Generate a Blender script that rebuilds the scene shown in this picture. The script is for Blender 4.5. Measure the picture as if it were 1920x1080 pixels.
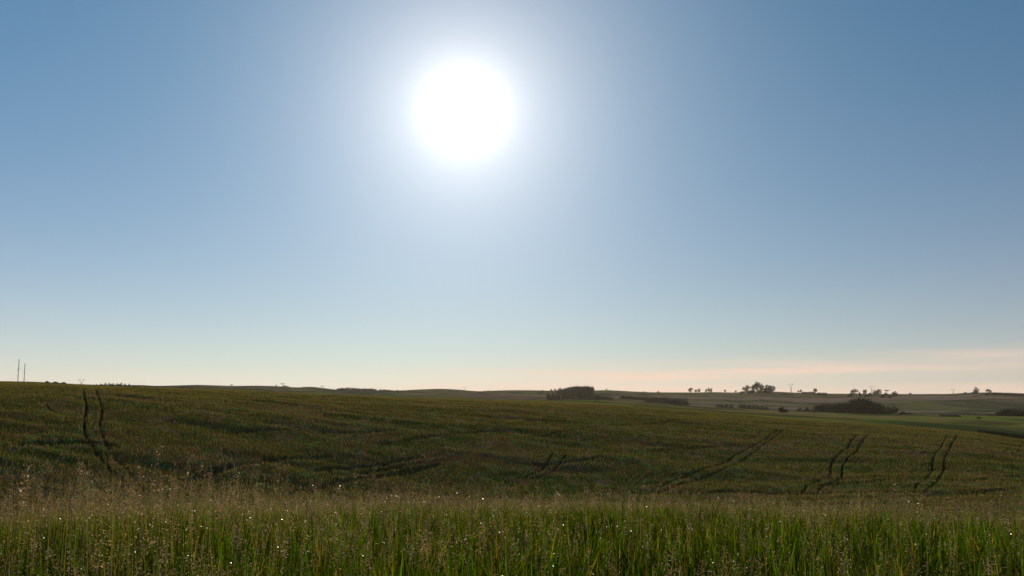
import bpy, math, random
import numpy as np
from mathutils import Vector
random.seed(7); rng = np.random.default_rng(11)
S = bpy.context.scene; COL = S.collection
for o in list(bpy.data.objects): bpy.data.objects.remove(o)

# ------------------------------------------------------------------ camera, sun, sky, exposure
F = 1707.0                      # focal length in photo pixels (1920 wide)
HY = 745.0                      # eye level row in the photo
PITCH = math.atan((HY-540)/F)
EYE = 1.75
cd = bpy.data.cameras.new("camera"); cam = bpy.data.objects.new("camera", cd); COL.objects.link(cam)
cd.sensor_width = 36; cd.lens = F*36/1920; cd.clip_start = .05; cd.clip_end = 20000
cam.location = (0, 0, EYE); cam.rotation_euler = (math.pi/2+PITCH, 0, 0)
S.camera = cam
SP, CP = math.sin(PITCH), math.cos(PITCH)

def ray(px, py):
    u = (px-960)/F; v = (540-py)/F
    return u, CP-v*SP, v*CP+SP             # right, forward, up
su = Vector(ray(870, 205)).normalized()
SUN_EL = math.asin(su.z); SUN_AZ = math.atan2(su.x, su.y)
sl = bpy.data.lights.new("sun", 'SUN'); sl.energy = 4.6; sl.angle = math.radians(.53); sl.color = (1, .87, .68)
sun = bpy.data.objects.new("sun", sl); COL.objects.link(sun)
sun.rotation_euler = (-su).to_track_quat('-Z', 'Y').to_euler(); sun.location = (0, 0, 50)

W = bpy.data.worlds.new("World"); S.world = W; W.use_nodes = True
nt = W.node_tree; nt.nodes.clear()
def N(nt, t, **k):
    n = nt.nodes.new(t)
    for a, b in k.items(): setattr(n, a, b)
    return n
def math_n(nt, op, a, b=None, c=None, clamp=False):
    n = N(nt, 'ShaderNodeMath', operation=op); n.use_clamp = clamp
    for i, x in enumerate((a, b, c)):
        if x is None: continue
        if isinstance(x, (int, float)): n.inputs[i].default_value = x
        else: nt.links.new(x, n.inputs[i])
    return n.outputs[0]
def mixc(nt, fac, a, b, mode='MIX'):
    n = N(nt, 'ShaderNodeMix', data_type='RGBA', blend_type=mode)
    for i, x in ((0, fac), (6, a), (7, b)):
        if isinstance(x, (int, float)): n.inputs[i].default_value = x
        elif isinstance(x, tuple): n.inputs[i].default_value = (*x, 1)
        else: nt.links.new(x, n.inputs[i])
    return n.outputs[2]
def sstep(nt, x, a, b):
    n = N(nt, 'ShaderNodeMapRange', interpolation_type='SMOOTHSTEP')
    nt.links.new(x, n.inputs[0]); n.inputs[1].default_value = a; n.inputs[2].default_value = b
    return n.outputs[0]
sky = N(nt, 'ShaderNodeTexSky', sky_type='NISHITA', sun_disc=False)
sky.sun_elevation = SUN_EL; sky.sun_rotation = SUN_AZ
sky.altitude = 400; sky.air_density = 1.0; sky.dust_density = 0.0; sky.ozone_density = 1.6
tc = N(nt, 'ShaderNodeTexCoord')
dot = N(nt, 'ShaderNodeVectorMath', operation='DOT_PRODUCT'); nt.links.new(tc.outputs['Generated'], dot.inputs[0]); dot.inputs[1].default_value = su
ang = math_n(nt, 'MULTIPLY', math_n(nt, 'ARCCOSINE', math_n(nt, 'MINIMUM', dot.outputs['Value'], .999999)), 57.2958)
def fall(amp, deg, pw=1.0):
    x = math_n(nt, 'DIVIDE', ang, deg)
    if pw != 1: x = math_n(nt, 'POWER', x, pw)
    return math_n(nt, 'MULTIPLY', math_n(nt, 'EXPONENT', math_n(nt, 'MULTIPLY', x, -1.0)), amp)
sep = N(nt, 'ShaderNodeSeparateXYZ'); nt.links.new(tc.outputs['Generated'], sep.inputs[0])
X_, Y_, Z_ = sep.outputs
base = mixc(nt, 1.0, sky.outputs[0], (.0225, .0475, .041), 'MULTIPLY')
el = math_n(nt, 'MULTIPLY', math_n(nt, 'ARCSINE', math_n(nt, 'MAXIMUM', Z_, 0.0)), 57.2958)
lowair = math_n(nt, 'EXPONENT', math_n(nt, 'MULTIPLY', el, -1/8.0))
base = mixc(nt, 1.0, base, mixc(nt, 1.0, (.42, .075, .125), lowair, 'MULTIPLY'), 'ADD')
base = mixc(nt, 1.0, base, (.016, .054, .150), 'ADD')
base = mixc(nt, 1.0, base, math_n(nt, 'MULTIPLY_ADD', X_, -.24, .98), 'MULTIPLY')
# aureole of the low sun in the moist air
gcol = mixc(nt, 1.0, (1, .96, .92), math_n(nt, 'ADD', fall(6.0, .70), fall(.22, 2.6)), 'MULTIPLY')
wide = mixc(nt, 1.0, (1.12, 1.0, .88), fall(1.0, 6.4), 'MULTIPLY')
comb = mixc(nt, 1.0, mixc(nt, 1.0, base, gcol, 'ADD'), wide, 'ADD')
# thin high streaks of cloud low over the horizon
mp = N(nt, 'ShaderNodeMapping'); nt.links.new(tc.outputs['Generated'], mp.inputs[0]); mp.inputs['Scale'].default_value = (2.8, 1.2, 62); mp.inputs['Rotation'].default_value = (0, math.radians(1.6), 0)
ns = N(nt, 'ShaderNodeTexNoise'); nt.links.new(mp.outputs[0], ns.inputs[0]); ns.inputs['Scale'].default_value = 1.6; ns.inputs['Detail'].default_value = 6; ns.inputs['Roughness'].default_value = .5
cl = sstep(nt, ns.outputs[0], .36, .62)
def band(z0, tilt, x0, wd):
    q = math_n(nt, 'SUBTRACT', math_n(nt, 'SUBTRACT', Z_, z0), math_n(nt, 'MULTIPLY', math_n(nt, 'MAXIMUM', math_n(nt, 'SUBTRACT', X_, x0), 0.0), tilt))
    return math_n(nt, 'EXPONENT', math_n(nt, 'MULTIPLY', math_n(nt, 'POWER', math_n(nt, 'DIVIDE', q, wd), 2.0), -1.0))
b1 = math_n(nt, 'MULTIPLY', band(.023, .045, .2, .012), sstep(nt, X_, -.2, .2))
b2 = math_n(nt, 'MULTIPLY', band(.006, .0, .2, .008), sstep(nt, X_, -.25, .0))
cm = math_n(nt, 'MULTIPLY', math_n(nt, 'ADD', b1, b2, None, True), math_n(nt, 'MULTIPLY_ADD', cl, .62, .30))
comb = mixc(nt, cm, comb, (.88, .66, .53))
bg = N(nt, 'ShaderNodeBackground'); nt.links.new(comb, bg.inputs[0]); bg.inputs[1].default_value = 1.0
wo = N(nt, 'ShaderNodeOutputWorld'); nt.links.new(bg.outputs[0], wo.inputs[0])

S.render.engine = 'CYCLES'
S.view_settings.view_transform = 'Standard'; S.view_settings.look = 'None'; S.view_settings.gamma = 1
S.view_settings.exposure = 0.0
S.cycles.max_bounces = 8; S.cycles.transparent_max_bounces = 8; S.cycles.volume_bounces = 0
S.cycles.diffuse_bounces = 3; S.cycles.transmission_bounces = 4

# ------------------------------------------------------------------ helpers
def link_mesh(name, V, faces, mats, parent=None, fmat=None, col=None, smooth=False):
    """faces: int array (n,3) or (n,4)"""
    me = bpy.data.meshes.new(name); k = faces.shape[1]
    me.vertices.add(len(V)); me.vertices.foreach_set('co', V.astype(np.float32).ravel())
    me.loops.add(faces.size); me.loops.foreach_set('vertex_index', faces.astype(np.int32).ravel())
    me.polygons.add(len(faces)); me.polygons.foreach_set('loop_start', np.arange(0, faces.size, k, dtype=np.int32))
    for m in (mats if isinstance(mats, (list, tuple)) else [mats]): me.materials.append(m)
    if fmat is not None: me.polygons.foreach_set('material_index', fmat.astype(np.int32))
    me.update(calc_edges=True)
    me.polygons.foreach_set('use_smooth', np.full(len(faces), smooth))
    if col is not None:
        a = me.color_attributes.new('tint', 'FLOAT_COLOR', 'POINT')
        c = np.ones((len(V), 4), np.float32); c[:, :3] = col; a.data.foreach_set('color', c.ravel())
    me.validate()
    o = bpy.data.objects.new(name, me); COL.objects.link(o); o.parent = parent
    return o
def tag(o, label=None, cat=None, group=None, kind=None):
    if label: o['label'] = label
    if cat: o['category'] = cat
    if group: o['group'] = group
    if kind: o['kind'] = kind
    return o
class VNoise:
    def __init__(s, seed): s.t = np.random.default_rng(seed).random((256, 256))
    def __call__(s, x, y):
        xi = np.floor(x).astype(int); yi = np.floor(y).astype(int); fx = x-xi; fy = y-yi
        fx = fx*fx*(3-2*fx); fy = fy*fy*(3-2*fy); t = s.t
        a = t[xi & 255, yi & 255]; b = t[(xi+1) & 255, yi & 255]; c = t[xi & 255, (yi+1) & 255]; d = t[(xi+1) & 255, (yi+1) & 255]
        return (a*(1-fx)+b*fx)*(1-fy)+(c*(1-fx)+d*fx)*fy-.5
n1, n2, n3, n4 = VNoise(1), VNoise(2), VNoise(3), VNoise(4)
def ss(x, a, b):
    t = np.clip((x-a)/(b-a), 0, 1); return t*t*(3-2*t)

# ------------------------------------------------------------------ terrain profile
def P(*a): a = np.array(a, float).reshape(-1, 2); return a[:, 0], a[:, 1]
CREST = P(0,716, 100,718.5, 200,722.5, 300,726, 400,730, 500,734, 600,738, 700,741.5, 800,745.5, 900,748, 1000,751, 1100,755.8, 1200,762, 1320,771.5, 1440,781.5, 1530,787, 1600,791, 1680,796, 1750,802, 1840,811.5, 1920,824)
MID = P(0,722, 700,747, 900,752, 1000,750.5, 1080,750, 1160,752.5, 1230,757, 1300,762, 1440,769.5, 1530,773, 1650,777, 1700,777, 1760,777.5, 1840,779, 1920,781)
SKYL = P(0,723, 150,724, 262,724.5, 300,724.6, 370,722.2, 430,724.2, 480,723.7, 520,724.6, 545,726.6, 560,727.2, 580,725.8, 600,727.2, 620,729.6, 640,731.5, 700,733, 755,732.4, 780,731, 825,729.5, 860,731.2, 885,733.6, 905,734.2, 930,732.6, 960,731.8, 1000,732.2, 1040,733, 1110,732.2, 1140,731.7, 1180,734, 1220,736, 1300,736.2, 1340,735.2, 1380,736.3, 1410,734, 1440,733.5, 1480,735.5, 1500,736.3, 1560,738, 1620,738.2, 1700,738.6, 1780,738.8, 1810,736.6, 1850,735.8, 1900,737.4, 1920,738)
def sm_interp(px, t, w=9):
    k = np.linspace(-w, w, 5); return sum(np.interp(px+q, *t) for q in k)/5
def py_at(az, t, off=0):
    """row of curve t on the vertical plane of azimuth az (iterated), returns slope"""
    py = np.full_like(az, HY)
    for _ in range(3):
        v = (540-py)/F; fw = CP-v*SP; px = 960+F*fw*np.tan(az); py = sm_interp(px, t)
    return py+off
def slope(az, py):
    v = (540-py)/F; return (v*CP+SP)*np.cos(az)/(CP-v*SP)
DN = np.array([0, 4, 9, 14, 20, 30, 48, 60, 72, 92, 112, 130, 142, 150, 160, 185, 230, 300, 350, 420, 520, 600, 800, 1100, 1400, 1700, 1900, 2400, 3200, 4000.])
def dwarp(az, D): return D*(1+.13*np.sin(2.6*az+.4)*ss(D, 20, 90)*(1-.6*ss(D, 200, 700)))
def controls(az0):
    az = np.clip(az0, -.56, .56)
    c, m, s = py_at(az, CREST), py_at(az, MID), py_at(az, SKYL)
    m = np.minimum(m, c+4)
    Z = np.zeros((len(DN), len(az)))
    def at(i, py, dz=0): Z[i] = EYE+slope(az, py)*dwarp(az, DN[i])+dz
    for i, z in enumerate((0, 0, -.12, -.55, -1.30, -2.6, -5.1, -6.2)): Z[i] = z
    at(8, 941+0*az); at(13, c, -.26)
    zv, zc = Z[8].copy(), Z[13].copy()
    for i, f in ((9, .40), (10, .76), (11, .935), (12, .985)): Z[i] = zv+(zc-zv)*f
    # shallow fold running along the foot of the slope on the right side of the field
    Z[9] -= .55*ss(az, .1, .35)
    for i, dz in ((14, -.35), (15, -1.6), (16, -4.5)): at(i, c, dz)
    at(17, c+3); at(18, c+(m-c)*.42); at(19, c+(m-c)*.72); at(20, m)
    at(21, m, -2.5); at(22, np.minimum(c, m)+1.5)
    b = np.minimum(c, m)
    at(23, b+(s-b)*.52); at(24, b+(s-b)*.84); at(25, s)
    at(26, s, -4); at(27, s, -16); at(28, s, -38); at(29, s, -60)
    # gentle the world behind the camera
    w = ss(np.abs(az0), 1.0, 2.6)
    return Z*(1-w)+(Z.mean(axis=1, keepdims=True)*.5)*w
def pchip(xs, Yc, x):
    """monotone cubic along axis 0; xs (n), Yc (n,m), x (k) -> (k,m)"""
    h = np.diff(xs)[:, None]; d = np.diff(Yc, axis=0)/h
    mm = np.zeros_like(Yc); mm[1:-1] = np.where(d[1:]*d[:-1] > 0, 2*d[1:]*d[:-1]/(d[1:]+d[:-1]+1e-12), 0); mm[0] = d[0]; mm[-1] = d[-1]
    i = np.clip(np.searchsorted(xs, x)-1, 0, len(xs)-2); t = ((x-xs[i])/np.diff(xs)[i])[:, None]; H = h[i]
    return ((1+2*t)*(1-t)**2)*Yc[i]+t*(1-t)**2*H*mm[i]+t*t*(3-2*t)*Yc[i+1]+t*t*(t-1)*H*mm[i+1]
AZG = np.concatenate([np.linspace(-math.pi, -.62, 90)[:-1], np.linspace(-.62, .62, 1150), np.linspace(.62, math.pi, 90)[1:]])
DG = np.concatenate([np.linspace(0.4, 56, 90)[:-1], np.linspace(56, 156, 400)[:-1], np.linspace(156, 300, 60)[:-1], np.geomspace(300, 4000, 240)])
ZC = controls(AZG)
ZG = pchip(DN, ZC, DG)                                   # rows D, cols az
A2, D2 = np.meshgrid(AZG, DG); DW = dwarp(A2, D2)
XG = DW*np.sin(A2); YG = DW*np.cos(A2)
def relief(x, y, D):
    hill = ss(D, 58, 76)
    r = hill*(.28*n1(x/13, y/5.5)+.24*n2(x/6+9, y/1.9)+.10*n3(x/1.3, y/1.1))*(1-.5*ss(D, 135, 150)*(1-ss(D, 150, 170)))
    r = r*(1-ss(D, 250, 400)) + ss(D, 300, 600)*(3.2*n1(x/130+3, y/70)+1.6*n2(x/45, y/28)+.5*n3(x/14, y/12))*(1-ss(D, 1300, 1650)*.75)*(1-.8*np.exp(-((D-520)/60)**2))
    return r+(1-hill)*.08*n2(x/1.5, y/1.5)
ZG = ZG+relief(XG, YG, D2)
from bisect import bisect_left
def zgrid(az, D):
    """bilinear look-up of the terrain; az, D (nominal) arrays"""
    j = np.clip(np.searchsorted(AZG, az)-1, 0, len(AZG)-2); i = np.clip(np.searchsorted(DG, D)-1, 0, len(DG)-2)
    ta = (az-AZG[j])/(AZG[j+1]-AZG[j]); td = np.clip((D-DG[i])/(DG[i+1]-DG[i]), 0, 1)
    return (ZG[i, j]*(1-ta)+ZG[i, j+1]*ta)*(1-td)+(ZG[i+1, j]*(1-ta)+ZG[i+1, j+1]*ta)*td
def az_of(px, py=750.): u, f, _ = ray(px, py); return math.atan2(u, f)
def pt(px, D, py=750.):
    a = az_of(px, py); w = float(dwarp(np.array(a), np.array(float(D)))); z = float(zgrid(np.array([a]), np.array([float(D)]))[0])
    return Vector((w*math.sin(a), w*math.cos(a), z)), a, w
ZSM = pchip(DN, ZC, DG)
def hit(px, py, lo=62, hi=152):
    """where the sight line through a pixel meets the field slope"""
    u, f, up = ray(px, py); a = math.atan2(u, f); s = up/math.hypot(u, f)
    j = int(np.searchsorted(AZG, a)); rows = np.where((DG >= lo) & (DG <= hi))[0]
    e = (ZSM[rows, j]-EYE)/DW[rows, j]
    k = np.argmax(e >= s) if (e >= s).any() else len(rows)-1
    w = DW[rows[k], j]; return w*math.sin(a), w*math.cos(a)

# wheel tracks through the crop (pixel polylines read off the photograph -> ground points)
TR = [
 [(156,729),(158,745),(163,760),(159,780),(158,800),(162,818),(174,838),(188,858),(203,875),(220,897)],
 [(180,731),(184,745),(192,765),(190,780),(187,797),(190,811),(197,828),(206,846),(219,861),(231,873),(247,890),(262,908),(274,926)],
 [(88,757),(93,765),(108,772)],
 [(1040,846),(1033,856),(1026,868),(1014,881),(1000,889),(978,896),(950,902)],
 [(1066,850),(1056,860),(1048,872),(1035,883),(1020,891),(996,898),(962,904)],
 [(1482,802),(1462,812),(1444,825),(1422,842),(1405,855),(1385,868),(1352,885),(1330,893),(1300,900),(1262,913),(1228,928)],
 [(1462,806),(1440,820),(1422,832),(1398,845),(1370,860),(1330,879),(1290,892),(1255,904),(1222,917)],
 [(1644,809),(1624,821),(1612,834),(1606,847),(1592,859),(1581,872),(1578,885),(1577,896),(1558,905),(1540,914),(1530,928)],
 [(1612,815),(1597,825),(1589,839),(1573,854),(1560,868),(1557,880),(1556,890),(1528,904),(1512,912),(1502,926)],
 [(1796,818),(1787,830),(1779,845),(1771,861),(1768,884),(1757,905),(1742,918),(1730,929)],
 [(1777,816),(1768,832),(1762,843),(1751,857),(1748,875),(1742,892),(1732,904),(1706,922)],
 [(1920,829),(1915,836),(1912,842)], [(1896,841),(1888,846),(1880,851)], [(1922,843),(1910,847),(1898,854)],
 [(560,886),(620,879),(690,872),(745,864),(800,855),(850,846)],
 [(570,924),(600,916),(655,902),(730,887),(790,877),(845,866)],
 [(1300,925),(1400,921),(1500,926),(1640,921),(1800,926),(1925,914)],
 [(330,905),(420,880),(520,862),(640,852)],
 [(1485,878),(1535,892),(1620,894),(1700,888),(1760,876),(1850,867),(1926,860)],
 [(600,896),(680,884),(760,872),(835,862)], [(700,896),(770,886),(830,872)],
 [(640,838),(760,826),(860,812),(960,806)], [(1000,822),(1080,806),(1170,796),(1290,790)],
 [(1180,846),(1290,842),(1400,838)], [(400,812),(520,806),(660,812),(760,806)], [(930,864),(1000,872),(1060,868),(1150,856)],
 [(1480,912),(1600,906),(1720,898),(1800,904),(1925,892)], [(20,836),(120,828),(230,838)],
]
WID = [.14]*3+[.12]*2+[.14]*2+[.13]*2+[.13]*2+[.10]*3+[.40, .40, .5, .6]+[1.5]+[.30]*2+[.45]*2+[.4, .45, .4, .7, .6]
DEP = [.52]*2+[.2]+[.36]*2+[.62]*2+[.58]*2+[.58]*2+[.30]*3+[.32, .34, .26, .22]+[.55]+[.28]*2+[.26]*2+[.26, .24, .22, .34, .24]
def smooth_line(p):
    p = np.array(p, float); out = []
    for i in range(len(p)-1):
        a, b, c, d = p[max(i-1, 0)], p[i], p[i+1], p[min(i+2, len(p)-1)]
        for t in np.linspace(0, 1, 5)[:-1]:
            out.append(.5*((2*b)+(-a+c)*t+(2*a-5*b+4*c-d)*t*t+(-a+3*b-3*c+d)*t**3))
    return np.array(out+[p[-1]])
TRW = []
for p in TR:
    q = np.array([hit(*s) for s in smooth_line(p)])
    # smooth in the plane so the rows wander like real wheel lines
    for _ in range(2): q[1:-1] = (q[:-2]+2*q[1:-1]+q[2:])/4
    TRW.append(q)
def track_carve(x, y):
    dz = np.zeros_like(x); cut = np.zeros_like(x)
    for ti, (q, w, dp) in enumerate(zip(TRW, WID, DEP)):
        lo = q.min(0)-2; hi = q.max(0)+2
        m = np.where((x > lo[0]) & (x < hi[0]) & (y > lo[1]) & (y < hi[1]))[0]
        if not len(m): continue
        X, Y = x[m], y[m]; best = np.full(len(m), 9.); par = np.zeros(len(m)); L = 0; tot = np.linalg.norm(np.diff(q, axis=0), axis=1).sum()+1e-6
        for a, b in zip(q[:-1], q[1:]):
            ab = b-a; l2 = max(float(ab@ab), 1e-9); t = np.clip(((X-a[0])*ab[0]+(Y-a[1])*ab[1])/l2, 0, 1)
            d = np.hypot(X-a[0]-t*ab[0], Y-a[1]-t*ab[1]); k = d < best; best[k] = d[k]; par[k] = (L+t[k]*math.sqrt(l2))/tot; L += math.sqrt(l2)
        e = ss(par, -.01, .08)*(1-ss(par, .93, 1.01)); e = e*(.75+.7*n3(X/2.1, Y/2.1))
        f = (1-ss(best, w*.35, w*1.25))*e
        dz[m] = np.maximum(dz[m], dp*f); cut[m] = np.maximum(cut[m], f*(1 if ti < 14 else .55 if w < 1 else 0))
    return dz, cut
sel = (D2 > 60) & (D2 < 156)
cz, ccut = track_carve(XG[sel], YG[sel])
ZH = ZG.copy(); ZH[sel] -= cz
CUT = np.zeros_like(ZG); CUT[sel] = ccut
# roughness of the crop canopy itself
ZH += (rng.random(ZH.shape)-.5)*.10*ss(D2, 60, 75)*(1-ss(D2, 160, 300))

# ---- colours of the fields themselves, plus one painted band of fold shade
def mixn(a, b, f): return a*(1-f[..., None])+b*f[..., None]
def field_colour(x, y, D):
    c = np.array([.028, .030, .004])+0*x[..., None]
    f = ss(n1(x/14+5, y/7)+.6*n2(x/5, y/3), -.1, .35); c = mixn(c, np.array([.040, .033, .007]), f)
    f = ss(n4(x/9, y/5)+.6*n3(x/3, y/2), .1, .45); c = mixn(c, np.array([.020, .030, .0035]), f)
    f = ss(n2(x/.9, y/1.4)+.7*n4(x/.4, y/.5), .15, .5)*(1-ss(D, 200, 240)); c = mixn(c, np.array([.030, .050, .008]), f)
    f = ss(n3(x/1.1+4, y/1.7)+.7*n1(x/.4, y/.5), .15, .5)*(1-ss(D, 200, 240)); c = mixn(c, np.array([.054, .041, .012]), f)
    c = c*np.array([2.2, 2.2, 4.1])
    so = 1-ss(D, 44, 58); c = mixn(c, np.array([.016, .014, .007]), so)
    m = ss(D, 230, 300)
    g = np.array([.042, .056, .007])+0*x[..., None]; g = mixn(g, np.array([.060, .046, .014]), ss(n2(x/40, y/20)+.5*n3(x/9, y/7), -.05, .3)); g = mixn(g, np.array([.016, .022, .005]), ss(n4(x/30, y/30)+.6*n1(x/8, y/12), -.05, .3)*.8)
    g = mixn(g, np.array([.012, .018, .004]), ss(np.arctan2(x, y), .32, .42)*ss(D, 296, 312)*(1-ss(D, 335, 360))*.85)  # shade of the fold on the right, painted as a darker green band
    c = mixn(c, g, m)
    m = ss(D, 620, 760)
    g = np.array([.036, .046, .010])+0*x[..., None]; g = mixn(g, np.array([.047, .038, .016]), ss(n3(x/120+2, y/160)+.5*n1(x/25, y/60), -.1, .2)); g = mixn(g, np.array([.016, .024, .007]), ss(n4(x/90, y/200)+.6*n1(x/30, y/90), .0, .25)*.9)
    g = mixn(g, np.array([.014, .020, .009]), ss(n2(x/22+3, y/110)+.8*n3(x/8, y/45), .1, .35)*.8)
    g = mixn(g, np.array([.085, .066, .036]), ss(n1(x/210+8, y/55)+.3*n4(x/40, y/30), .22, .3)*.7)
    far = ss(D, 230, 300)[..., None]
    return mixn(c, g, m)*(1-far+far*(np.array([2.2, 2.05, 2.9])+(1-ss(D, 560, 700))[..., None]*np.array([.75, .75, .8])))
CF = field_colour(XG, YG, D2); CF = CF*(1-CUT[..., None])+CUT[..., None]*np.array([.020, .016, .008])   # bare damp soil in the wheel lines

def mat(name): m = bpy.data.materials.new(name); m.use_nodes = True; t = m.node_tree; t.nodes.clear(); return m, t
def out(t, s, disp=None):
    o = N(t, 'ShaderNodeOutputMaterial'); t.links.new(s, o.inputs[0])
def ground_mat(name, s1, s2, amt):
    m, t = mat(name); b = N(t, 'ShaderNodeBsdfDiffuse')
    a = N(t, 'ShaderNodeAttribute', attribute_name='tint'); g = N(t, 'ShaderNodeNewGeometry')
    q = N(t, 'ShaderNodeTexNoise'); t.links.new(g.outputs['Position'], q.inputs[0]); q.inputs['Scale'].default_value = s1; q.inputs['Detail'].default_value = 8; q.inputs['Roughness'].default_value = .7
    v = math_n(t, 'MULTIPLY_ADD', q.outputs[0], amt*2, 1-amt)
    c = mixc(t, 1.0, a.outputs['Color'], v, 'MULTIPLY')
    q2 = N(t, 'ShaderNodeTexNoise'); t.links.new(g.outputs['Position'], q2.inputs[0]); q2.inputs['Scale'].default_value = s2; q2.inputs['Detail'].default_value = 4
    c = mixc(t, sstep(t, q2.outputs[0], .5, .7), c, mixc(t, 1.0, c, (1.35, .88, .75), 'MULTIPLY'))
    t.links.new(c, b.inputs['Color'])
    bp = N(t, 'ShaderNodeBump'); bp.inputs['Strength'].default_value = .6; bp.inputs['Distance'].default_value = .3/s1; t.links.new(q.outputs[0], bp.inputs['Height']); t.links.new(bp.outputs[0], b.inputs['Normal'])
    out(t, b.outputs[0]); return m
M_ground = ground_mat('crop_canopy', 1.6, .35, .55); M_hills = ground_mat('far_pasture', .12, .02, .75)
def grid_faces(r, c):
    i = np.arange(r-1)[:, None]*c+np.arange(c-1)[None, :]
    return np.stack([i, i+1, i+c+1, i+c], -1).reshape(-1, 4)
R0 = int(np.searchsorted(DG, 229))
VG = np.stack([XG, YG, ZH], -1); nc = len(AZG)
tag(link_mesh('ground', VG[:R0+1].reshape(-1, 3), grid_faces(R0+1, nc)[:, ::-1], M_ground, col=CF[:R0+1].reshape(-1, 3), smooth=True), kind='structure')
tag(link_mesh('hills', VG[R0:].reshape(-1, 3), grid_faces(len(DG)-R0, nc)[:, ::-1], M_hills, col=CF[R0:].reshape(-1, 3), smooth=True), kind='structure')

# ------------------------------------------------------------------ plant materials
def leaf_mat(name, rough, spec, trans, tcol=(1.3, 1.25, .6), tint=True, colr=None):
    m, t = mat(name)
    if spec: b = N(t, 'ShaderNodeBsdfPrincipled'); b.inputs['Roughness'].default_value = rough; b.inputs['Specular IOR Level'].default_value = spec
    else: b = N(t, 'ShaderNodeBsdfDiffuse')
    if tint: c = N(t, 'ShaderNodeAttribute', attribute_name='tint').outputs['Color']
    else:
        oi = N(t, 'ShaderNodeObjectInfo'); c = mixc(t, oi.outputs['Random'], colr, tuple(x*1.35 for x in colr))
    t.links.new(c, b.inputs[0])
    tr = N(t, 'ShaderNodeBsdfTranslucent'); t.links.new(mixc(t, 1.0, c, tcol, 'MULTIPLY'), tr.inputs[0])
    mx = N(t, 'ShaderNodeMixShader'); mx.inputs[0].default_value = trans; t.links.new(b.outputs[0], mx.inputs[1]); t.links.new(tr.outputs[0], mx.inputs[2])
    out(t, mx.outputs[0]); return m
M_blade = leaf_mat('green_blade', .65, 0, .5, (1.5, 1.6, .5))
M_seed = leaf_mat('dry_seed_head', .65, .2, .5, (1.2, 1.1, .95))
M_dew = leaf_mat('dewy_husk', .36, .5, .3, (1.2, 1.1, .95))

def unit(v): return v/(np.linalg.norm(v, axis=-1, keepdims=True)+1e-9)
def blades(Pb, L, w, az, lean, bend, segs, col, tipcol=None, face=None):
    """curved tapering blades; returns V, faces, colours"""
    n = len(Pb); s = np.linspace(0, 1, segs+1)[None, :, None]
    h = np.stack([np.cos(az), np.sin(az), 0*az], -1)[:, None, :]
    up = np.array([0, 0, 1.])[None, None, :]
    Lc = L[:, None, None]
    ctr = Pb[:, None, :]+Lc*(s*np.cos(lean)[:, None, None]-.55*bend[:, None, None]*s**3)*up+Lc*(s*np.sin(lean)[:, None, None]+bend[:, None, None]*s**2)*h
    fa = az+math.pi/2+(rng.random(n)-.5)*1.6 if face is None else face
    sd = np.stack([np.cos(fa), np.sin(fa), (rng.random(n)-.5)*.5], -1)[:, None, :]
    wd = w[:, None, None]*(1-s**1.6*.93)*.5*(.55+1.2*s*(1-s)+.45)
    V = np.stack([ctr-sd*wd, ctr+sd*wd], 2).reshape(-1, 3)
    b = (np.arange(n)*(segs+1)*2)[:, None]+(np.arange(segs)*2)[None, :]
    Fc = np.stack([b, b+1, b+3, b+2], -1).reshape(-1, 4)
    C = np.broadcast_to(col[:, None, :], (n, (segs+1)*2, 3))
    if tipcol is not None:
        k = np.repeat(np.linspace(0, 1, segs+1), 2)[None, :, None]**2; C = C*(1-k)+tipcol[:, None, :]*k
    return V, Fc, C.reshape(-1, 3), ctr
def scatter(n, d0, d1, a0=-.66, a1=.66, pw=1.0):
    r = (d0**pw+(d1**pw-d0**pw)*rng.random(n))**(1/pw); a = a0+(a1-a0)*rng.random(n)
    w = dwarp(a, r); return np.stack([w*np.sin(a), w*np.cos(a), zgrid(a, r)], -1), a, r
class Acc:
    def __init__(s): s.V = []; s.F = []; s.C = []; s.M = []; s.n = 0
    def add(s, V, Fc, C, m): s.V.append(V); s.F.append(Fc+s.n); s.C.append(C); s.M.append(np.full(len(Fc), m)); s.n += len(V)
    def build(s, name, mats): return link_mesh(name, np.concatenate(s.V), np.concatenate(s.F), mats, fmat=np.concatenate(s.M), col=np.concatenate(s.C))
def spikelets(C0, size, col, droop=.6):
    """small kite-shaped husks, random facing, hanging a little"""
    n = len(C0); a = rng.random(n)*6.283; ax = unit(np.stack([np.cos(a)*.7, np.sin(a)*.7, -droop+rng.random(n)*1.0-.2], -1))
    sd = unit(np.cross(ax, rng.normal(size=(n, 3))))
    s = size[:, None]
    V = np.stack([C0, C0+ax*s*.45+sd*s*.22, C0+ax*s, C0+ax*s*.45-sd*s*.22], 1).reshape(-1, 3)
    Fc = (np.arange(n)*4)[:, None]+np.arange(4)[None, :]
    return V, Fc, np.repeat(col, 4, axis=0)
def vary(c, n, amt=.3, hue=.12): 
    return np.array(c)[None, :]*(1+amt*(rng.random((n, 1))*2-1))*(1+hue*(rng.random((n, 3))*2-1))
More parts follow.
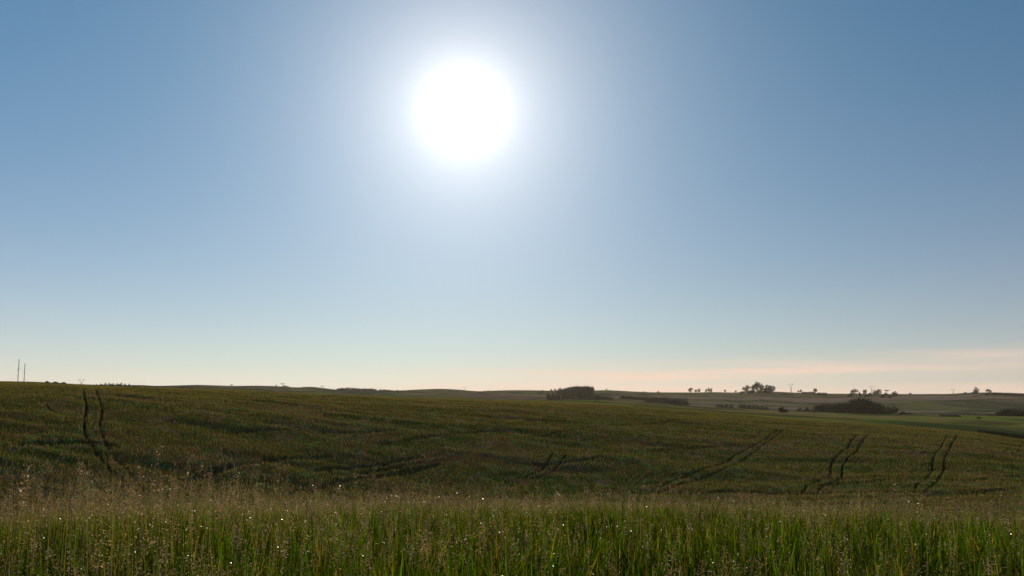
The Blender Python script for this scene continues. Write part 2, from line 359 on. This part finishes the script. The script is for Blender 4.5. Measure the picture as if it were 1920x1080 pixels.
# foreground crop
acc = Acc()
for d0, d1, dens, segs, nsp, sc in ((2.6, 7.5, 230, 4, 44, 1.0), (7.5, 13, 160, 3, 34, 1.1), (13, 22, 80, 3, 20, 1.4), (22, 34, 40, 2, 12, 1.9), (34, 62, 14, 2, 8, 2.8)):
    area = .66*(d1*d1-d0*d0); n = int(dens*area)
    Pb, a, r = scatter(n, d0, d1, pw=2.0)
    gap = n4(Pb[:, 0]/1.9+7, Pb[:, 1]/1.3+3)+.35*ss(-a, .25, .55)*ss(n3(Pb[:, 0]/1.1, Pb[:, 1]), -.2, .3)
    patch = n1(Pb[:, 0]/1.3, Pb[:, 1]/1.0)+.6*n2(Pb[:, 0]/.45, Pb[:, 1]/.45)
    keep = rng.random(n) < (np.clip(.66+.75*patch, .1, 1)*(1-.75*ss(gap, .12, .42)) if d0 < 22 else 1.0); Pb, a, r, patch = Pb[keep], a[keep], r[keep], patch[keep]; n = len(Pb)
    hgt = (.64+.26*patch)*(1+.10*(rng.random(n)-.5))
    # leaves
    for q in range(6 if d0 < 13 else 5):
        base = Pb+np.stack([(rng.random(n)-.5)*.14, (rng.random(n)-.5)*.14, hgt*(.02+(.135 if d0 < 13 else .17)*q)*(.6+.4*rng.random(n))], -1)
        col = vary((.033, .058, .004), n, .75, .22)*(1+.5*n3(Pb[:, 0]/.6, Pb[:, 1]/.6))[:, None]; yel = rng.random(n) < .13; col[yel] = vary((.12, .095, .016), yel.sum(), .5); drk = rng.random(n) < .25; col[drk] = vary((.022, .030, .008), drk.sum(), .4)
        V, Fc, C, _ = blades(base, hgt*(.30+.32*rng.random(n)), (.0055+.006*rng.random(n))*sc, rng.random(n)*6.283, .05+.38*rng.random(n), .02+.5*rng.random(n)**2, segs, col, col*np.array([1.5, 1.3, 1.0]))
        acc.add(V, Fc, C, 0)
    # stems with open panicles
    k = rng.random(n) < (.17 if d0 < 7 else .20+.16*ss(-a, .0, .4) if d0 < 13 else .26+.34*ss(-a, -.1, .4)); Ps = Pb[k]; m = len(Ps)
    tall = hgt[k]*(1.22+.16*rng.random(m))+.10*(rng.random(m) < .14)+.22*(rng.random(m) < .03)+(.12+.24*rng.random(m))*(rng.random(m) < .30*ss(-a[k], .05, .4))
    # the crop stands a little taller toward the left edge
    tall *= 1+.16*ss(-a[k], .05, .45)
    saz = rng.random(m)*6.283
    V, Fc, C, ctr = blades(Ps, tall, np.full(m, .0045*sc), saz, .03+.07*rng.random(m), .02+.07*rng.random(m), 3, vary((.10, .085, .038), m))
    acc.add(V, Fc, C, 0)
    tip = ctr[:, -1, :]; dn = unit(ctr[:, -1]-ctr[:, -2])
    pl = .17+.10*rng.random(m)                                # panicle length
    t = rng.random((m, nsp)); rad = .008+.034*np.sin(np.clip(t*2.6, 0, math.pi))*rng.random((m, nsp)); th = rng.random((m, nsp))*6.283
    ctrp = tip[:, None, :]-dn[:, None, :]*(t*pl[:, None])[..., None]+np.stack([rad*np.cos(th), rad*np.sin(th), -.3*rad], -1)
    pc = vary((.27, .185, .115), m, .7, .15)
    V, Fc, C = spikelets(ctrp.reshape(-1, 3), (.007+.007*rng.random(m*nsp))*(1+.75*(sc-1)), np.repeat(pc, nsp, axis=0))
    dew = rng.random(len(Fc)) < .2; acc.add(V, Fc, C, 1); acc.M[-1] = np.where(dew, 2, 1)
tag(acc.build('grass', [M_blade, M_seed, M_dew]), kind='stuff')

# crop covering the slope of the field beyond the dip
acc = Acc()
n = 430000
Pb, a, r = scatter(n, 58, 156, -.62, .62, pw=1.5)
_, cu = track_carve(Pb[:, 0].copy(), Pb[:, 1].copy())
k = cu < .3; Pb, a, r = Pb[k], a[k], r[k]; n = len(Pb)
hc = field_colour(Pb[:, 0], Pb[:, 1], r)
col = hc*(1.15*(1+.9*(rng.random((n, 1))-.5)))*(1+.35*(rng.random((n, 3))-.5))
Pb[:, 2] -= .08
ear = rng.random(n) < .45
V, Fc, C, _ = blades(Pb, .18+.15*rng.random(n)+.10*ear, .03+.035*rng.random(n), rng.random(n)*6.283, .1+.3*rng.random(n), .1+.2*rng.random(n), 1, col, mixn(col, np.array([.24, .175, .062]), np.where(ear, .75, .15)))
acc.add(V, Fc, C, 0)
tag(acc.build('crop', [leaf_mat('crop_ears', .8, 0, .45, (1.2, 1.1, .55))]), kind='stuff')

# ------------------------------------------------------------------ trees
def tree_mat(name, c): return leaf_mat(name, .65, 0, .22, (1.1, 1.15, .6), False, c)
M_crown = tree_mat('dark_foliage', (.022, .026, .010)); M_crown2 = tree_mat('olive_foliage', (.040, .042, .016)); M_scrub = tree_mat('pale_scrub_foliage', (.062, .060, .028)); M_rust = tree_mat('rusty_foliage', (.052, .028, .015))
m, t = mat('bark'); b = N(t, 'ShaderNodeBsdfPrincipled'); b.inputs['Roughness'].default_value = .9
q = N(t, 'ShaderNodeTexNoise'); q.inputs['Scale'].default_value = 6; t.links.new(mixc(t, q.outputs[0], (.05, .036, .025), (.11, .085, .065)), b.inputs['Base Color']); out(t, b.outputs[0]); M_bark = m
def tube(pts, rad, k=6):
    pts = [Vector(p) for p in pts]; V = []; Fc = []
    for i, (p, r) in enumerate(zip(pts, rad)):
        d = (pts[min(i+1, len(pts)-1)]-pts[max(i-1, 0)]).normalized(); u = d.orthogonal().normalized(); w = d.cross(u)
        for j in range(k): a = j/k*6.283; V.append(p+(u*math.cos(a)+w*math.sin(a))*r)
    for i in range(len(pts)-1):
        for j in range(k): Fc.append((i*k+j, i*k+(j+1) % k, (i+1)*k+(j+1) % k, (i+1)*k+j))
    return np.array(V, float), np.array(Fc)
def join_np(parts):
    V = []; Fc = []; n = 0
    for v, f in parts: V.append(v); Fc.append(f+n); n += len(v)
    return np.concatenate(V), np.concatenate(Fc)
def clump_leaves(blobs, n, size, r):
    """blobs: (x,y,z,rx,rz); leaf-sized quads near each blob's shell"""
    w = np.array([b[3]**2 for b in blobs]); idx = r.choice(len(blobs), n, p=w/w.sum()); B = np.array(blobs)[idx]
    d = unit(r.normal(size=(n, 3))); rr = (.55+.5*r.random(n)**.6)[:, None]
    C = B[:, :3]+d*rr*np.stack([B[:, 3], B[:, 3], B[:, 4]], -1)
    a = unit(r.normal(size=(n, 3))); b = unit(np.cross(a, r.normal(size=(n, 3)))); s = (size*(.6+.8*r.random(n)))[:, None]
    V = np.stack([C-a*s, C-b*s*.6, C+a*s, C+b*s*.6], 1).reshape(-1, 3)
    return V, np.arange(n*4).reshape(n, 4)
def make_proto(kind, seed):
    """unit-height tree (height 1): returns crown V,F and trunk V,F"""
    r = np.random.default_rng(seed); B = []
    limbs = []
    if kind in ('tree', 'wood'):
        th = .20 if kind == 'tree' else .12; wd = .36 if kind == 'tree' else .32
        for i in range(13):
            a = r.random()*6.283; h = th+.12+(1-th-.24)*r.random(); q = wd*math.sqrt(max(.05, 1-((h-.5*(1+th))/(.5*(1-th)))**2))*r.random()**.5*.8
            s = .14+.09*r.random(); B.append((q*math.cos(a), q*math.sin(a), h-(.10 if kind == 'wood' else .03), s, s*.85))
        B.append((0, 0, .86, .13, .13))
        for i in range(3): a = i*2.1+r.random(); B.append((.16*math.cos(a), .16*math.sin(a), th+.10, .15, .13))
        nl, sz = 1300, .032
    elif kind == 'slender':
        for i in range(9): h = .38+.52*i/8; a = r.random()*6.283; q = .06*r.random(); s = .13+.04*r.random(); B.append((q*math.cos(a), q*math.sin(a), h, s*(1-.3*abs(i/8-.5)), .10))
        nl, sz = 700, .028
    elif kind == 'poplar':
        for i in range(9): h = .12+.78*i/8; B.append((.02*r.normal(), .02*r.normal(), h, .085*math.sin(.5+2.3*i/8)+.02, .12))
        nl, sz = 700, .024
    elif kind == 'umbrella':
        for i in range(10): a = i/10*6.283+r.random()*.4; q = .30*r.random()**.4; B.append((q*math.cos(a), q*math.sin(a), .86+.05*r.random()-.15*q, .13, .06))
        nl, sz = 600, .028
    else:  # bush
        for i in range(10): a = r.random()*6.283; q = .42*r.random()**.6; s = .20+.12*r.random(); B.append((q*math.cos(a), q*math.sin(a), .18+.55*r.random()*(1-q), s, s*.8))
        B.append((0, 0, .72, .2, .2)); nl, sz = 1500, .045
    cr = clump_leaves(B, nl, sz, r)
    zmax = cr[0][:, 2].max(); cr = (cr[0]/np.array([1, 1, zmax]), cr[1])
    lean = .03*r.normal(); top = .8 if kind != 'bush' else .45
    tr = [tube([(0, 0, -.05), (lean, 0, top*.4), (lean*1.5, lean, top)], [.026, .02, .008] if kind != 'bush' else [.03, .02, .01])]
    for b in B[:6]:
        z0 = top*(.45+.3*r.random()) if kind != 'bush' else .1
        z0 = min(z0, b[2]-.02); tr.append(tube([(lean, 0, z0), (b[0]*.5+lean*.5, b[1]*.5, (z0+b[2])*.52), (b[0], b[1], b[2])], [.012, .009, .004], 5))
    return cr, join_np(tr)
PRO = {}
def proto(kind, var, m):
    key = (kind, var, m.name)
    if key not in PRO:
        (cv, cf), (tv, tf) = make_proto(kind, hash((len(kind), var*7+ord(kind[0])))%9999)
        def me(nm, V, Fc, mm):
            o = link_mesh(nm, V, Fc, mm); d = o.data; bpy.data.objects.remove(o); return d
        PRO[key] = me('crown', cv, cf, m), me('trunk', tv, tf, M_bark), 2*float(np.percentile(np.hypot(cv[:, 0], cv[:, 1]), 93))
    return PRO[key]
CNT = {}; ORD = 'first second third fourth fifth sixth seventh eighth ninth tenth eleventh twelfth thirteenth fourteenth fifteenth sixteenth seventeenth eighteenth nineteenth twentieth twenty-first twenty-second twenty-third twenty-fourth'.split()
KNAME = dict(tree='tree', wood='tree', slender='slender_tree', poplar='poplar_tree', umbrella='umbrella_tree', bush='bush')
KCAT = dict(tree='tree', wood='tree', slender='tree', poplar='tree', umbrella='tree', bush='bush')
def plant(kind, px, top, D, wpx, label, group=None, m=None, var=None, sink=.0, hmin=0):
    """one tree: column, row of its top in the photograph, true distance, width of crown in photo pixels"""
    m = m or M_crown; var = random.randrange(3) if var is None else var
    p, a, w = pt(px, D)
    ztop = EYE+float(slope(np.array(a), np.array(float(top))))*w
    h = ztop-p.z; sink = max(sink, hmin-h, .25*h if kind in ('wood','bush') else 0)
    cm, tm, natw = proto(kind, var, m)
    if '{n}' in label: CNT[label] = CNT.get(label, 0)+1; label = label.replace('{n}', ORD[CNT[label]-1])
    root = bpy.data.objects.new(KNAME[kind], None); COL.objects.link(root); root.location = p-Vector((0, 0, sink)); root.empty_display_size = .5
    s = wpx*(1.35 if kind == 'wood' else 1.02 if kind == 'tree' else 1.15)*w/F/natw; root.scale = (s, s, h+sink); root.rotation_euler.z = random.random()*6.283
    for nm, d in (('crown', cm), ('trunk', tm)):
        o = bpy.data.objects.new(nm, d); COL.objects.link(o); o.parent = root
    tag(root, label, KCAT[kind], group); return root

L = plant
# bushes peeping over the near crest, far left
L('bush', 86, 713.8, 330, 9, 'small dark round bush peeping over the field crest, nearest the masts')
L('bush', 102, 714.8, 335, 10, 'middle of the three bushes peeping over the field crest beside the masts')
L('bush', 118, 716, 330, 10, 'reddish low bush peeping over the field crest, farthest right of three', m=M_rust)
for x, y, w in ((172,720.5,9),(180,719.2,9),(188,718.4,10),(196,717.4,11),(203,717,10),(211,717.6,10),(218,718.2,9),(226,717,10),(233,718.6,9),(241,719,9),(249,720.2,8),(258,721.2,9)):
    L('bush', x, y, 420, w, '{n} dark treetop from the left in the low row peeping over the left crest', 'trees of the row peeping over the left crest', hmin=4)
L('bush', 305, 723.6, 1700, 6, 'tiny dark shrub where the far ridge meets the left field crest')
L('tree', 433, 720.5, 1650, 4.5, 'lone tiny tree on the far ridge between the left tree row and the umbrella trees')
L('poplar', 517, 721.2, 1690, 2.5, 'thin upright tree just left of the taller umbrella tree on the ridge')
L('umbrella', 529, 718.8, 1680, 7.5, 'taller umbrella-shaped tree on the left far ridge')
L('bush', 533, 722.2, 1660, 6, 'dark bush at the foot of the taller umbrella tree')
L('bush', 538, 723.6, 1660, 5, 'smaller bush right of the foot of the taller umbrella tree')
for x in (570, 576, 582, 589): L('bush', x, 724.9+.3*abs(x-578)/5, 1690, 6, '{n} low shrub from the left on the hump between the two umbrella trees', 'shrubs between the two umbrella trees')
L('umbrella', 603.5, 723.6, 1690, 7, 'shorter umbrella tree left of the long ridge tree belt')
for i, (x, y) in enumerate(((635,727.4),(641,726.2),(647,726.4),(653,725.4),(659,725.8),(665,726.6),(671,727.2),(678,727.6),(684,727.4),(692,727.6),(698,727.8),(704,728.4),(712,728.8),(720,729.4),(728,730),(735,730.6),(744,730.4),(752,731.4))):
    L('wood', x, y, 1300, 9.5 if i < 10 else 7.5, '{n} dark tree from the left in the long ridge belt left of the rounded hill', 'trees of the long belt on the ridge', hmin=6)
for x, y, w in ((909,731.8,3),(916,731.4,3)): L('bush', x, y, 1690, w, '{n} tiny shrub from the left in the ridge saddle right of the second pylon', 'pair of shrubs in the ridge saddle')
L('bush', 824, 736, 1300, 9, 'low dark shrub on the face of the rounded hill')
L('tree', 1017, 730.8, 1690, 3.2, 'tiny tree on the ridge left of the square wood')
L('bush', 1034, 729.4, 1500, 5, 'small shrub on the ridge just left of the square wood, darker of two')
L('tree', 1041, 728.4, 1500, 4.5, 'olive little tree touching the left end of the square wood', m=M_crown2)
# the square wood
g = 'trees of the square wood at the middle of the ridge'; lb = 'tall dark tree of the square wood on the ridge right of the centre'
for x, y, D, w in ((1052,732,1000,12),(1059,735,880,12),(1050,726.2,1150,10),(1057,727.2,1120,9),(1063,725.2,1150,10),(1069,723.6,1150,11),(1076,722.6,1170,12),(1083,721.8,1150,12),(1090,722.6,1170,12),(1097,721.8,1150,12),(1103,721.8,1160,12),(1108,723.4,1150,11),(1055,731,1040,12),(1064,729,1040,13),(1074,728,1040,13),(1084,727.5,1030,13),(1094,727.5,1040,13),(1103,728,1030,13),(1069,735,880,13),(1080,734,870,13),(1090,733.5,880,13),(1100,734,870,13),(1108,735,880,12)):
    L('wood', x, y, D, w, '{n} tall tree from the left in the '+('back row' if D > 1100 else 'middle row' if D > 1000 else 'front row')+' of the square ridge wood', g, hmin=7)
L('poplar', 1111.5, 723, 1140, 6, 'pale narrow tree closing the right end of the square wood', m=M_crown2)
for x, y, w in ((1028,736,9),(1036,735,10),(1045,737,10),(1117,739,10),(1124,740,10),(1131,741.5,9),(1138,743,9),(1146,745,8),(1060,740,12),(1120,743,10)):
    L('bush', x, y, 870, w, ('{n} scrubby bush from the left at the left foot of the square wood' if x < 1050 else '{n} scrubby bush in the low spread right of and before the square wood'), 'bushes at the foot of the square wood', hmin=2.5)
L('tree', 1137, 728.6, 1680, 3.5, 'small lone tree on the skyline right of the square wood')
L('bush', 1208, 733.6, 1690, 3.2, 'left one of two tiny shrubs on the bare skyline above the hedgerow')
L('bush', 1234.5, 733.3, 1690, 4, 'right one of two tiny shrubs on the bare skyline above the hedgerow')
for i in range(22):
    x = 1168+i*5.6; L('bush', x, 741.5+i*.22+random.uniform(-1, 1), 930-i*5, 9.5, '{n} dark bush from the left in the long hedgerow right of the square wood', 'bushes of the long hedgerow on the far slope', hmin=3)
for i in range(8): x = 1215+i*9; L('bush', x, 747+random.uniform(-.8, .8)+i*.3, 850, 11, '{n} bush from the left on the lower side of the long hedgerow', 'bushes on the lower side of the hedgerow', hmin=2)
L('tree', 1295, 726.4, 1600, 8.5, 'round-headed lone tree on a bare trunk, left of the three poplars')
L('tree', 1305, 729.4, 1600, 6, 'pale rusty tree beside the darker one left of the poplars', m=M_rust)
L('tree', 1311, 728, 1600, 6, 'darker bushy tree immediately left of the three poplars')
L('poplar', 1324.5, 728.6, 1590, 4, 'shortest and leftmost of the three poplars')
L('poplar', 1329.5, 726.2, 1590, 4.2, 'tallest poplar, middle of the three')
L('poplar', 1334, 727, 1590, 4.2, 'rightmost of the three poplars')
L('slender', 1360, 730.6, 1600, 4, 'thin small tree alone between the poplars and the hilltop clump')
L('tree', 1380, 731.8, 1600, 4, 'tiny tree just left of the hilltop clump')
# the hilltop clump
L('bush', 1391, 733, 1480, 9, 'reddish low bush at the left foot of the hilltop clump', m=M_rust)
L('tree', 1397, 724.6, 1480, 8, 'leftmost small tree of the hilltop clump')
L('tree', 1402.5, 721.4, 1480, 10, 'second tree from the left in the hilltop clump')
L('tree', 1412.5, 720.6, 1470, 10, 'dark tree leaning against the tallest one of the hilltop clump')
L('tree', 1419.5, 714.8, 1480, 13, 'tallest tree of the hilltop clump, open olive crown', m=M_crown2)
L('tree', 1429, 719, 1480, 10, 'rusty tree right of the tallest in the hilltop clump', m=M_rust)
L('bush', 1440.5, 720.6, 1470, 24, 'wide dome-shaped tree at the right end of the hilltop clump')
L('bush', 1410, 730, 1460, 12, 'dark undergrowth below the tallest tree of the hilltop clump')
L('bush', 1424, 731.5, 1465, 10, 'low bush in the gap of the hilltop clump')
for x in (1346, 1353, 1361, 1370): L('bush', x, 756+random.random(), 830, 8, '{n} scrub bush from the left on the slope below the poplars', 'scrub bushes below the poplars', m=M_scrub, hmin=1.5)
for x, y in ((1388,751),(1396,750.5),(1404,752),(1412,753),(1420,752.5),(1430,755),(1438,756)): L('bush', x, y+5, 800, random.uniform(6, 13), '{n} scrub bush from the left on the slope below the hilltop clump', 'scrub bushes below the hilltop clump', m=M_scrub, hmin=1.5)
for x, y in ((1472,737),(1477,738),(1483,738)): L('bush', x, y, 1400, 7, '{n} dark shrub from the left just below the skyline under the third pylon', 'shrubs under the third pylon', hmin=2)
L('tree', 1497.5, 731, 1600, 4, 'rusty shrub-like tree, left of a close pair right of the third pylon', m=M_rust)
L('tree', 1502, 730, 1600, 4.2, 'rusty shrub-like tree, right of a close pair right of the third pylon', m=M_rust)
for x in (1507, 1512, 1517, 1522, 1526): L('bush', x, 733.8+random.random()*.6, 1600, 6, '{n} low bush from the left between the rusty pair and the slender tree', 'low bushes between the rusty pair and the slender tree')
L('slender', 1529.5, 728.2, 1590, 6.5, 'slender tree rising from the low bushes left of the dark wood')
for x in (1534, 1539, 1544, 1549): L('bush', x, 735+random.random()*.8, 1500, 8, '{n} dark bush to the right of the slender skyline tree', 'dark bushes right of the slender tree')
L('tree', 1602.5, 728.6, 1500, 12, 'broad round skyline tree directly above the dark wood')
L('bush', 1612, 734, 1500, 5, 'small bush between the broad tree and the slim tree above the dark wood')
L('slender', 1622.5, 729.8, 1500, 6.5, 'slim skyline tree left of the fourth pylon')
L('bush', 1632, 735.6, 1480, 8, 'low dark bush at the foot of the fourth pylon')
L('tree', 1641.5, 730.4, 1480, 9, 'left tree of the touching pair right of the fourth pylon')
L('tree', 1648, 728.8, 1480, 10, 'right, taller tree of the touching pair right of the fourth pylon')
L('umbrella', 1663.5, 730.8, 1500, 7, 'little umbrella tree with a flat rusty top', m=M_rust)
L('bush', 1661, 736, 1460, 10, 'dark bush under the little rusty-topped umbrella tree')
L('bush', 1679, 733, 1500, 9, 'pale rounded tree right of the little umbrella tree', m=M_crown2)
L('bush', 1707, 736.2, 1600, 4, 'tiny shrub alone on the skyline between the pale tree and the fifth pylon')
for x, y in ((1595,736),(1625,738),(1655,740),(1668,741)): L('bush', x, y, 1350, 9, '{n} low scrub bush from the left under the skyline trees behind the dark wood', 'low scrub under the skyline trees', hmin=2)
# the dark wood
g = 'trees of the large dark wood at the right'; lb = 'dense dark tree of the large wood standing on the middle slope at the right'
for x, y, D, w in ((1531,758,640,15),(1540,756,650,17),(1550,754,650,17),(1560,755,650,17),(1570,753,650,17),(1580,751.5,650,17),(1588,750.5,650,18),(1597,747.5,640,19),(1606,743.5,640,20),(1614,742,640,20),(1623,743,630,20),(1631,746,630,19),(1639,750,630,18),(1646,754,620,16),
    (1536,763,575,16),(1548,761,575,17),(1561,761,570,17),(1574,759,570,18),(1586,758,565,18),(1598,755,565,20),(1610,752,560,21),(1622,752,560,21),(1633,755,560,19),(1643,760,560,16),
    (1600,762,545,19),(1612,760,545,20),(1625,761,545,20),(1637,764,545,17),(1646,766,545,12)):
    L('wood', x, y, D, w, '{n} tree from the left in the '+('back' if D > 600 else 'middle' if D > 550 else 'front')+' row of the large dark wood', g, hmin=3.5)
for x, y in ((1656,758),(1664,760),(1500,763),(1512,762)): L('bush', x, y, 650, 12, '{n} loose bush trailing off the large dark wood', 'bushes trailing off the large dark wood', hmin=2)
L('tree', 1676, 760.5, 545, 15, 'small dark pointed tree standing alone right of the large dark wood')
L('bush', 1659, 770, 545, 11, 'low bush between the large dark wood and the pointed tree')
L('bush', 1692, 771, 545, 12, 'low bush at the right foot of the pointed tree')
L('bush', 1704, 773, 545, 10, 'smaller low bush, second to the right of the pointed tree')
L('bush', 1466, 762.5, 470, 15, 'lone dark ragged bush on the edge of the green middle field')
L('bush', 1474, 775, 450, 11, 'low bush standing in for the shadow trailing right from the lone ragged bush')  # extra dark bush standing in for the cast shadow of the lone bush
for i in range(7): L('bush', 1764+i*5, 777.2+random.random(), 470, 9, '{n} shrub from the left in the low hedge on the green strip', 'low hedge on the green strip', hmin=1.2)
L('bush', 1832.5, 781.2, 440, 7, 'single small shrub right of the low hedge on the green strip')
# right hill
L('tree', 1825, 734.6, 1500, 6, 'small tree at the left foot of the tallest right hill tree')
L('tree', 1831.5, 725.4, 1450, 9, 'tallest tree on the right-hand hill, on a bare trunk')
L('tree', 1855, 728.6, 1450, 8, 'shorter tree on a bare trunk, right of the tallest right hill tree')
L('bush', 1850, 735.5, 1440, 6, 'bush hugging the shorter bare-trunked tree on the right hill')
for x in range(1865, 1926, 6): L('bush', x, 734.6+(x-1865)*.045+random.random()*.6, 1450, 9, '{n} low bush from the left in the line topping the right hill', 'bushes along the top of the right hill', hmin=3)
L('bush', 1811, 734.6, 1600, 4, 'tiny shrub on the skyline between the fifth pylon and the tall right hill tree')
for i, x in enumerate(range(1806, 1872, 6)): L('bush', x, 776-(x-1806)*.01, 640, 9, '{n} low shrub from the left in the thin dark line before the right-edge trees', 'thin dark line of shrubs at the right', hmin=1)
for x, y in ((1874,768),(1880,765.5),(1887,764.5),(1894,764),(1901,764),(1908,763.6),(1915,763.5),(1922,763),(1930,763)): L('wood', x, y, 600, 14, '{n} dark tree from the left in the block at the right edge', 'dark trees at the right edge', hmin=4)
for i in range(22): L('bush', 1834+i*5, 804+i*.55+random.random()*1.5, 300, 11, '{n} dark bush from the left in the gully behind the right field crest', 'gully scrub behind the field crest', hmin=1.4)

# ------------------------------------------------------------------ masts and pylons
m, t = mat('galvanised_steel'); b = N(t, 'ShaderNodeBsdfPrincipled'); b.inputs['Base Color'].default_value = (.16, .15, .15, 1); b.inputs['Metallic'].default_value = .3; b.inputs['Roughness'].default_value = .6; out(t, b.outputs[0]); M_steel = m
m, t = mat('red_mast_paint'); b = N(t, 'ShaderNodeBsdfPrincipled'); b.inputs['Base Color'].default_value = (.30, .13, .11, 1); b.inputs['Roughness'].default_value = .6; out(t, b.outputs[0]); M_red = m
def bars(segs, r): return join_np([tube([a, b], [r, r], 4) for a, b in segs])
def mast(px, top, D, label, m, ants, wd):
    p, a, w = pt(px, D); h = EYE+float(slope(np.array(a), np.array(float(top))))*w-p.z
    root = bpy.data.objects.new('radio_mast', None); COL.objects.link(root); root.location = p
    tag(root, label, 'mast', 'radio masts behind the left field crest')
    tri = [(wd*math.cos(k*2.094), wd*math.sin(k*2.094)) for k in range(3)]
    s = []; nz = int(h/2.2)
    for x, y in tri: s.append(((x, y, 0), (x, y, h)))
    for i in range(nz):
        z0, z1 = h*i/nz, h*(i+1)/nz
        for k in range(3): s.append(((*tri[k], z0), (*tri[(k+1) % 3], z1))); s.append(((*tri[k], z1), (*tri[(k+1) % 3], z1)))
    link_mesh('lattice', *bars(s, .13), m, root)
    link_mesh('lightning_rod', *tube([(0, 0, h), (0, 0, h+2.5)], [.12, .05]), M_steel, root)
    for f in (.45, .8):
        for k in range(3):
            x, y = tri[k]; link_mesh('guy_wire', *tube([(x, y, h*f), (x/wd*h*.42, y/wd*h*.42, -2)], [.03, .03], 4), M_steel, root)
    for z, dx, r in ants:
        link_mesh('dish_antenna', *tube([(dx, -wd-.4, h*z), (dx, -wd-.9, h*z), (dx, -wd-1.1, h*z)], [r*.4, r*.9, r], 10), M_steel, root)
mast(31, 673.5, 1900, 'taller grey lattice radio mast, left one of the pair behind the left crest', M_steel, ((.62, -.6, .9), (.66, 1.4, 1.1), (.42, -1.0, .8), (.40, 1.0, .8)), .55)
mast(42.7, 681.5, 1900, 'shorter reddish lattice radio mast, right one of the pair behind the left crest', M_red, ((.6, .6, .8), (.3, .7, .8)), .55)
def pylon(px, top, D, label, hsc=1.0):
    p, a, w = pt(px, D); h = EYE+float(slope(np.array(a), np.array(float(top))))*w-p.z
    root = bpy.data.objects.new('pylon', None); COL.objects.link(root); root.location = p; root.rotation_euler.z = random.uniform(-.25, .25)
    tag(root, label, 'pylon', 'transmission pylons along the skyline')
    b0, b1, hw = 2.6, .7, 6.2; zw = h-9.5
    s = []; n = 7
    def cr(z): f = z/zw; q = b0+(b1-b0)*f**.8; return [(q, q, z), (-q, q, z), (-q, -q, z), (q, -q, z)]
    for i in range(n):
        A, B = cr(zw*i/n), cr(zw*(i+1)/n)
        for k in range(4): s += [(A[k], B[k]), (A[k], B[(k+1) % 4]), (A[(k+1) % 4], B[k]), (B[k], B[(k+1) % 4])]
    link_mesh('tower_body', *bars(s, .14), M_steel, root)
    s = []
    for sg in (-1, 1):
        for y in (-.6, .6): s += [((.5*sg, y, zw), (4.6*sg, y, zw+5)), ((4.6*sg, y, zw+5), (4.0*sg, y, zw+8.2)), ((1.4*sg, y, zw), (2.2*sg, y, zw+3.2))]
        s += [((4.0*sg, 0, zw+8.2), (4.4*sg, 0, h))]
    link_mesh('cat_head', *bars(s, .14), M_steel, root)
    s = []
    for y in (-.5, .5): s += [((-hw-2, 0, zw+6.2), (-4.5, y, zw+7.4)), ((hw+2, 0, zw+6.2), (4.5, y, zw+7.4)), ((-4.5, y, zw+7.4), (4.5, y, zw+7.4)), ((-hw-2, 0, zw+6.2), (hw+2, 0, zw+6.2))]
    link_mesh('crossarm', *bars(s, .14), M_steel, root)
    for x in (-hw-1.8, 0, hw+1.8): link_mesh('insulator', *tube([(x, 0, zw+6.2), (x, 0, zw+5.2), (x, 0, zw+4.0)], [.1, .16, .12], 6), M_steel, root)
pylon(151, 709.6, 2250, 'faint pylon rising behind the left field crest beside the low tree row')
pylon(871.5, 724, 2900, 'faint pylon in the saddle right of the rounded hill')
pylon(1484, 718.4, 2500, 'tallest-looking pylon, right of the hilltop clump')
pylon(1635, 723, 2800, 'faint pylon behind the skyline trees above the dark wood')
pylon(1788, 728.2, 3000, 'faint pylon on the bare skyline left of the right-hand hill')

# ------------------------------------------------------------------ haze
m, t = mat('haze_air'); v = N(t, 'ShaderNodeVolumePrincipled'); v.inputs['Color'].default_value = (1, .88, .74, 1); v.inputs['Density'].default_value = .000042; v.inputs['Anisotropy'].default_value = .35
o_ = N(t, 'ShaderNodeOutputMaterial'); t.links.new(v.outputs[0], o_.inputs['Volume'])
zb = float(ZH.min())-1.0; zt = 96.; R = 4200.
V = np.array([(x, y, z) for z in (zb, zt) for y in (-R, R) for x in (-R, R)], float)
Fh = np.array([(0, 2, 3, 1), (4, 5, 7, 6), (0, 1, 5, 4), (2, 6, 7, 3), (0, 4, 6, 2), (1, 3, 7, 5)])
tag(link_mesh('haze', V, Fh, m), kind='stuff')
print('objects', len(bpy.data.objects))
